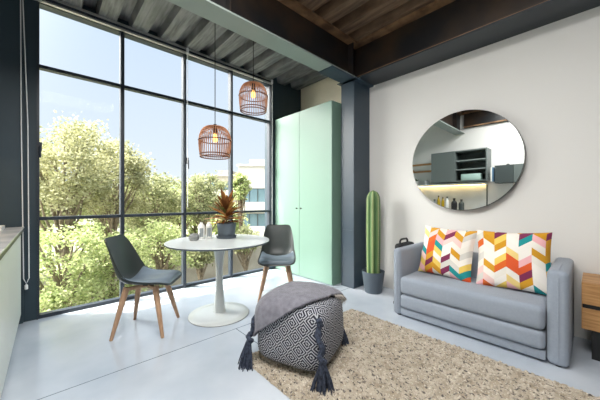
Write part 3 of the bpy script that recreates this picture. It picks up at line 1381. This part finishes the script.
def make_chair(label, loc, rz):
    t = thing('dining_chair', label, 'chair', loc, rz, 'shell chairs at the pedestal table')
    prof = [(.245, .418), (.225, .438), (.17, .447), (.08, .437), (-.02, .428), (-.11, .430), (-.175, .455), (-.215, .52), (-.243, .62), (-.268, .72), (-.290, .80), (-.298, .825)]
    hwid = [.165, .195, .215, .225, .230, .232, .232, .225, .210, .188, .160, .135]
    curl = [.0, .004, .012, .026, .045, .070, .088, .086, .066, .044, .022, .012]
    nu, nv = 60, 26
    P = catmull([(x, z, 0) for x, z in prof], nu)
    Q = catmull([(w_, c, 0) for w_, c in zip(hwid, curl)], nu)

    def surf(i, v, off=0.0, squash=1.0):
        p = P[i]
        tn = P[min(i + 1, nu - 1)] - P[max(i - 1, 0)]
        tn = Vector((tn.x, tn.y)).normalized()
        nrm = Vector((tn.y, -tn.x)) * -1
        if i < 10 and nrm.y < 0:
            nrm = -nrm
        nrm = Vector((-tn.y, tn.x)) if Vector((-tn.y, tn.x)).dot(Vector((.6, 1))) > 0 else Vector((tn.y, -tn.x))
        u = i / (nu - 1)
        hw = Q[i].x
        # rounded outline at both ends
        for e_, wdt in ((u, .15), (1 - u, .10)):
            if e_ < wdt:
                q = 1 - e_ / wdt
                hw *= .60 + .40 * math.sqrt(max(0, 1 - q * q))
        c = Q[i].y * abs(v) ** 2.4
        return Vector((p.x + nrm.x * (c + off), v * hw * squash * (1 - .10 * abs(v) ** 4 * Q[i].y / .088), p.y + nrm.y * (c + off)))

    def sheet(i0, i1, sq, o0, o1, name, mat):
        vs, fs = [], []
        rows = list(range(i0, i1))
        for off in (o0, o1):
            for a, i in enumerate(rows):
                e_ = min(a, len(rows) - 1 - a) / max(1, len(rows) - 1)
                for j in range(nv + 1):
                    v = -1 + 2 * j / nv
                    oo = off
                    s_ = sq
                    if name == 'seat_cushion':
                        fall = (1 - abs(v) ** 6) * (1 - max(0, 1 - e_ / .12) ** 2)
                        oo = o0 + (off - o0) * fall
                        s_ = sq * (.90 + .10 * math.sqrt(max(0, 1 - max(0, 1 - e_ / .2) ** 2)))
                    vs.append(surf(i, v, oo, s_))
        m = len(rows) * (nv + 1)
        for s in (0, 1):
            for a in range(len(rows) - 1):
                for j in range(nv):
                    q = s * m + a * (nv + 1) + j
                    fs.append((q, q + 1, q + nv + 2, q + nv + 1))
        for a in range(len(rows) - 1):
            for j in (0, nv):
                q = a * (nv + 1) + j
                fs.append((q, q + nv + 1, q + nv + 1 + m, q + m))
        for a in (0, len(rows) - 1):
            for j in range(nv):
                q = a * (nv + 1) + j
                fs.append((q, q + 1, q + 1 + m, q + m))
        b = MB()
        b.add(vs, fs)
        return b.build(name, mat, t, smooth=55)
    sheet(0, nu, 1.0, -.012, 0, 'shell', M['shell'])
    sheet(4, 31, .93, .001, .030, 'seat_cushion', M['pad'])
    for sx in (1, -1):
        for sy in (1, -1):
            b = MB()
            top = Vector((sx * .115 - .01, sy * .115, .405))
            ft = Vector((sx * .200 - .005, sy * .200, 0))
            b.tube([top, top.lerp(ft, .25), top.lerp(ft, .6), ft], [.025, .024, .019, .013], 12)
            b.build('leg', M['beech'], t, smooth=60)
    for sy in (1, -1):
        b = MB()
        d = Vector((1, sy, 0)).normalized()
        R_ = Matrix.Rotation(sy * PI / 4, 3, 'Z')
        b.rbox(-.165 - .01, .165 - .01, -.016, .016, .372 + (.001 if sy > 0 else 0), .402, .006, 2, rot=R_)
        b.build('crossbar', M['beech'], t)
    b = MB()
    b.lathe([(.05, .392), (.05, .4145), (.001, .4145)], seg=20)
    b.build('seat_bracket', M['black'], t)
    return t


ch = make_chair('charcoal shell chair with wooden legs at the left side of the table', (.655, 2.710, 0), math.radians(-36))
dup(ch, (2.000, 2.560, 0), math.radians(229), 'charcoal shell chair with wooden legs between table and green cupboard')

# ================================================================== things on the table
TZ = .7425
t = thing('potted_croton', 'orange and red leafed croton in grey pot on the white table', 'plant', (1.395, 2.664, TZ))
b = MB()
b.lathe([(.001, .008), (.082, .008), (.085, .012), (.100, .150), (.102, .158), (.092, .158), (.088, .138), (.001, .136)], seg=36)
b.build('pot', M['pot_grey'], t)
b = MB()
b.lathe([(.001, 0), (.098, 0), (.106, .024), (.100, .024), (.095, .007), (.001, .0075)], seg=36)
b.build('saucer', M['pot_grey'], t)
b = MB()
b.lathe([(.087, .137), (.001, .141)], seg=24)
b.build('soil', M['soil'], t)
rc = random.Random(12)


def leaf(b, base, d, ln, wd, droop, mi):
    side = d.cross(Vector((0, 0, 1)))
    side = side.normalized() if side.length > .05 else Vector((1, 0, 0))
    up = side.cross(d).normalized()
    vs, fs = [], []
    ns = 7
    for i in range(ns + 1):
        u = i / ns
        p = base + d * ln * u - Vector((0, 0, 1)) * droop * ln * u * u
        w_ = wd * (math.sin(PI * min(1, u * .92 + .06)) ** .8) * (1 if u < 1 else .05)
        vs += [p - side * w_ + up * w_ * .35, p, p + side * w_ + up * w_ * .35]
    for i in range(ns):
        a = i * 3
        fs += [(a, a + 1, a + 4, a + 3), (a + 1, a + 2, a + 5, a + 4)]
    b.add(vs, fs, mi)


b = MB()
b.tube([(0, 0, .135), (.004, 0, .20), (0, .004, .27)], [.008, .007, .005], 8, mi=2)
for i in range(56):
    a = i * 2.4 + rc.uniform(-.3, .3)
    u = i / 55
    el = .10 + u * 1.05 + rc.uniform(-.15, .15)
    d = Vector((math.cos(a) * math.cos(el), math.sin(a) * math.cos(el), math.sin(el)))
    leaf(b, Vector((0, 0, .16 + .14 * u)), d, rc.uniform(.19, .27), rc.uniform(.020, .029), rc.uniform(.1, .5) * (1 - u), 0 if (i % 3 or u > .6) else 1)
b.build('foliage', [M['croton'], M['croton_green'], M['bark']], t, smooth=60)


def bottle(loc, label):
    t = thing('table_bottle', label, 'bottle', loc, group='white bottles on the table')
    b = MB()
    b.lathe([(.001, 0), (.030, 0), (.033, .006), (.033, .118), (.026, .145), (.015, .156), (.001, .157)], seg=28)
    b.build('body', M['ceramic'], t, smooth=50)
    b = MB()
    vs, fs = [], []
    a0 = math.atan2(-loc[1], -loc[0])
    for i in range(9):
        a = a0 - .55 + 1.1 * i / 8
        vs += [(.0337 * math.cos(a), .0337 * math.sin(a), .022), (.0337 * math.cos(a), .0337 * math.sin(a), .112)]
    for i in range(8):
        fs.append((2 * i, 2 * i + 2, 2 * i + 3, 2 * i + 1))
    b.add(vs, fs)
    b.build('grey_panel', M['smoke'], t)
    b = MB()
    b.lathe([(.014, .152), (.016, .160), (.014, .170), (.001, .172)], seg=18)
    b.build('stopper', M['ceramic'], t)
    return t


bottle((1.171, 2.781, TZ), 'left of two white bottles with grey panel on the table')
bottle((1.241, 2.756, TZ), 'white bottle with grey panel standing nearest the croton pot')
b = MB()
b.lathe([(.001, 0), (.040, 0), (.052, .022), (.050, .050), (.034, .066), (.026, .064), (.024, .030), (.001, .028)], seg=7)
o = b.build('candle_holder', M['concrete'], loc=(1.070, 2.720, TZ))
o.rotation_euler = (0, 0, .4)
tag(o, 'small faceted grey concrete candle holder at the left of the table top', 'candle holder')

# ================================================================== pendant lamps


def pendant(label, loc, ztop):
    t = thing('pendant_lamp', label, 'lamp', loc, group='rattan pendants over the table')
    Hh = .315
    prof = catmull([(.020, Hh, 0), (.075, Hh - .006, 0), (.118, Hh - .032, 0), (.146, Hh - .085, 0), (.156, Hh - .145, 0),
                    (.155, Hh - .20, 0), (.149, Hh - .26, 0), (.141, Hh - .312, 0)], 16)
    b = MB()
    for k in range(44):
        a = 2 * PI * k / 44
        b.tube([(p.x * math.cos(a), p.x * math.sin(a), p.y) for p in prof], .0034, 5)
    # close weave over the dome
    for q in range(1, 8, 2):
        p = prof[q]
        b.ring(p.x, p.y, .0018, seg=36, tseg=4)
    b.build('lamp_shade', M['rattan'], t)
    for z, r in ((Hh - .145, .158), (.030, .1455), (.004, .142)):
        b = MB()
        b.ring(r, z, .0055, seg=48, tseg=8)
        b.build('hoop', M['rattan_ring'], t)
    b = MB()
    b.lathe([(.001, Hh + .02), (.018, Hh + .02), (.024, Hh - .02), (.020, Hh - .075), (.001, Hh - .075)], seg=18)
    b.build('socket', M['black'], t)
    b = MB()
    b.lathe([(.012, Hh - .076), (.015, Hh - .09), (.025, Hh - .12), (.026, Hh - .135), (.017, Hh - .155), (.001, Hh - .162)], seg=24)
    b.build('bulb', M['bulb'], t)
    b = MB()
    zt = ztop - loc[2]
    b.tube([(0, 0, Hh + .01), (0, 0, zt)], .0045, 8)
    b.build('cord', M['rubber'], t)
    b = MB()
    b.lathe([(.03, zt - .03), (.035, zt - .004), (.035, zt)], seg=20)
    b.build('ceiling_rose', M['rubber'], t)


pendant('lower hanging rattan cage pendant lamp, nearer the left chair', (1.235, 2.60, 1.575), ZD)
pendant('higher hanging rattan cage pendant lamp, nearer the green cupboard', (1.69, 2.60, 2.14), ZD)

# ================================================================== outside
GZ0 = -3.6
b = MB()
b.box(-30, 60, YW + .6, 90, GZ0 - .2, GZ0)
struct(b.build('ground_outside', M['street'], smooth=0))
b = MB()
b.rbox(-14, 22, 0, .25, 0, 2.3, .03, 2)
o = b.build('garden_wall', M['stonewall'], loc=(0, 12.5, GZ0))
tag(o, 'pale rendered garden wall seen low through the glazing behind the trees', 'wall')


def tree(label, loc, hgt, crad, cz, crz, nl, mat, ls, seed, group='trees outside the glazing'):
    """loc on the ground; crown ellipsoid radius crad, centre height cz, half height crz (above loc)"""
    rt = random.Random(seed)
    t = thing('leafy_tree', label, 'tree', loc, group=group)
    cl_ = []
    ncl = 58
    for i in range(ncl):
        while True:
            p = Vector((rt.uniform(-1, 1), rt.uniform(-1, 1), rt.uniform(-1, 1)))
            if .25 < p.length < 1:
                break
        p = p * (p.length ** -.35)
        cl_.append(Vector((p.x * crad, p.y * crad, cz + p.z * crz)))
    b = MB()
    top = Vector((rt.uniform(-.2, .2), rt.uniform(-.2, .2), cz + crz * .5))
    trunk = [Vector((0, 0, 0)), Vector((rt.uniform(-.15, .15), rt.uniform(-.15, .15), top.z * .35)),
             Vector((rt.uniform(-.2, .2), rt.uniform(-.2, .2), top.z * .7)), top]
    tk = min(1.0, (crad / 1.3) ** 1.5)
    b.tube(trunk, [.10 * tk, .08 * tk, .06 * tk, .03 * tk], 8)
    for c in cl_[::2]:
        u = rt.uniform(.35, .9)
        base = trunk[1].lerp(trunk[2], (u - .35) / .55)
        if c.z < base.z:
            base = trunk[0].lerp(trunk[1], rt.uniform(.6, 1))
        mid = (base + c) / 2 + Vector((rt.uniform(-.2, .2), rt.uniform(-.2, .2), rt.uniform(0, .3)))
        b.tube([base, mid, c], [.05, .032, .014], 5)
    b.build('trunk', M['bark'], t)
    vs, fs = [], []
    for i in range(nl):
        c = rt.choice(cl_)
        s = crad * .155
        p = c + Vector((rt.gauss(0, s), rt.gauss(0, s), rt.gauss(0, s * .75)))
        d = Vector((rt.gauss(0, 1), rt.gauss(0, 1), rt.gauss(-.3, .6))).normalized()
        sd = d.cross(Vector((rt.gauss(0, 1), rt.gauss(0, 1), rt.gauss(0, 1)))).normalized()
        ln = ls * rt.uniform(.7, 1.3)
        wd = ln * .30
        k_ = len(vs)
        vs += [p, p + d * ln * .5 + sd * wd, p + d * ln, p + d * ln * .5 - sd * wd]
        fs.append((k_, k_ + 1, k_ + 2, k_ + 3))
    me = bpy.data.meshes.new('foliage')
    me.from_pydata([tuple(v) for v in vs], [], fs)
    me.materials.append(mat)
    o = bpy.data.objects.new('foliage', me)
    COL.objects.link(o)
    o.parent = t
    return t


FW = (.679, .734)
RT = (.734, -.679)


def at(px, d):
    q = (px - 300) / 271.7
    return (d * (FW[0] + q * RT[0]), d * (FW[1] + q * RT[1]), GZ0)


def zat(y, d):
    return 1.146 + (200 - y) * d / 271.7 - GZ0


TR = [
    # px, depth, top_y, crown radius, crown bottom y, leaves, mat, leaf size, label
    (66, 9.0, 108, 1.35, 225, 14000, 'leaf_a', .10, 'tall yellow-green tree behind the leftmost window bay'),
    (112, 11.5, 135, 1.35, 230, 12000, 'leaf_a', .115, 'broad yellow-green tree behind the mullion left of the chair'),
    (155, 14.0, 166, 1.5, 235, 10000, 'leaf_b', .13, 'green tree behind the second window bay, above the left chair'),
    (205, 14.0, 168, 1.0, 225, 7000, 'leaf_b', .12, 'round green tree behind the lower pendant and third window bay'),
    (241, 19.0, 170, 0.55, 205, 2600, 'leaf_c', .17, 'slim pale tree standing in front of the white building'),
    (14, 11.0, 115, 1.6, 240, 5000, 'leaf_b', .17, 'tree partly hidden by the navy wall at the far left'),
    (180, 18.0, 180, 1.4, 225, 4500, 'leaf_c', .18, 'distant pale green tree between second and third window bays'),
    (62, 7.0, 214, .95, 330, 8000, 'leaf_c', .085, 'low pale shrubby tree filling the bottom of the leftmost window'),
    (112, 8.0, 214, .95, 320, 8000, 'leaf_c', .085, 'low green shrubby tree behind the left chair back'),
    (160, 9.5, 218, 1.0, 290, 5500, 'leaf_c', .095, 'low shrubby tree behind the left chair seat'),
    (200, 11.4, 232, .6, 268, 2200, 'leaf_b', .13, 'small bush behind the left side of the table'),
    (246, 13.5, 226, .6, 256, 1600, 'leaf_b', .14, 'small bush behind the chair by the green cupboard'),
]
for i, (px, d, ty, cr_, by, nl, mt, ls, lb) in enumerate(TR):
    zt, zb = zat(ty, d), zat(by, d)
    zb = max(zb, .3)
    tree(lb, at(px, d), zt, cr_, (zt + zb) / 2, (zt - zb) / 2 * .85, nl, M[mt], ls, 100 + i)
# far belt of trees that closes the view below the skyline
for i, (px, d, ty, lb) in enumerate(((40, 22, 165, 'far hazy tree on the skyline behind the first bay'), (100, 24, 170, 'far hazy tree on the skyline behind the second tree'),
                                     (140, 24, 176, 'far hazy tree beside the green tree of the second bay'), (195, 26, 182, 'far hazy tree behind the round tree'),
                                     (226, 24, 200, 'far hazy tree at the left foot of the white building'))):
    zt = zat(ty, d)
    tree(lb, at(px, d), zt, 1.9, zt * .55, zt * .40, 4200, M['leaf_c'], .34, 300 + i)

# buildings beyond the trees
def block(label, px, d, hw, dep, ztop, bands, mat, roof):
    bx, by_, _ = at(px, d)
    t = thing('apartment_building', label, 'building', (bx, by_, GZ0), math.radians(-42.8 + 180))
    b = MB()
    b.box(-hw, hw, -dep, 0, 0, ztop)
    b.box(roof[0], roof[1], -dep + .5, -.8, ztop, ztop + roof[2])
    b.build('walls', M[mat], t, smooth=0)
    b = MB()
    b.box(-hw - .2, hw + .2, -dep - .2, .25, ztop - .02, ztop + .25)
    b.build('roof_edge', M['plaster_out'], t, smooth=0)
    for z0, z1 in bands:
        b = MB()
        b.box(-hw, hw, .02, .95, z0 - 1.1, z0 - .05)
        b.build('balcony', M['plaster_out'], t, smooth=0)
        xs = [-hw + .4, -hw * .05 - .2, -hw * .05 + .2, hw - .4]
        for x0, x1 in (xs[:2], xs[2:]):
            b = MB()
            b.box(x0, x1, -.02, .03, z0, z1)
            wo_ = b.build('window', M['win_out'], t, smooth=0)
            b = MB()
            for q in range(4):
                xx = x0 + (x1 - x0) * q / 3
                b.box(xx - .05, xx + .05, .03, .07, z0, z1)
            b.box(x0 - .05, x1 + .05, .03, .07, z1, z1 + .08)
            b.build('window_frame', M['kdark'], wo_, smooth=0)


block('white modern flat-roofed building with dark window bands seen through the right window bay', 266, 38, 3.9, 6,
      zat(166, 38), ((zat(202, 38), zat(189, 38)), (zat(226, 38), zat(214, 38))), 'plaster_out', (-1.5, 2.5, 1.0))
block('lower beige block on the skyline right of the lower pendant', 222, 52, 2.6, 6,
      zat(176, 52), ((zat(190, 52), zat(182, 52)),), 'stonewall', (-1.5, 1.0, 1.2))
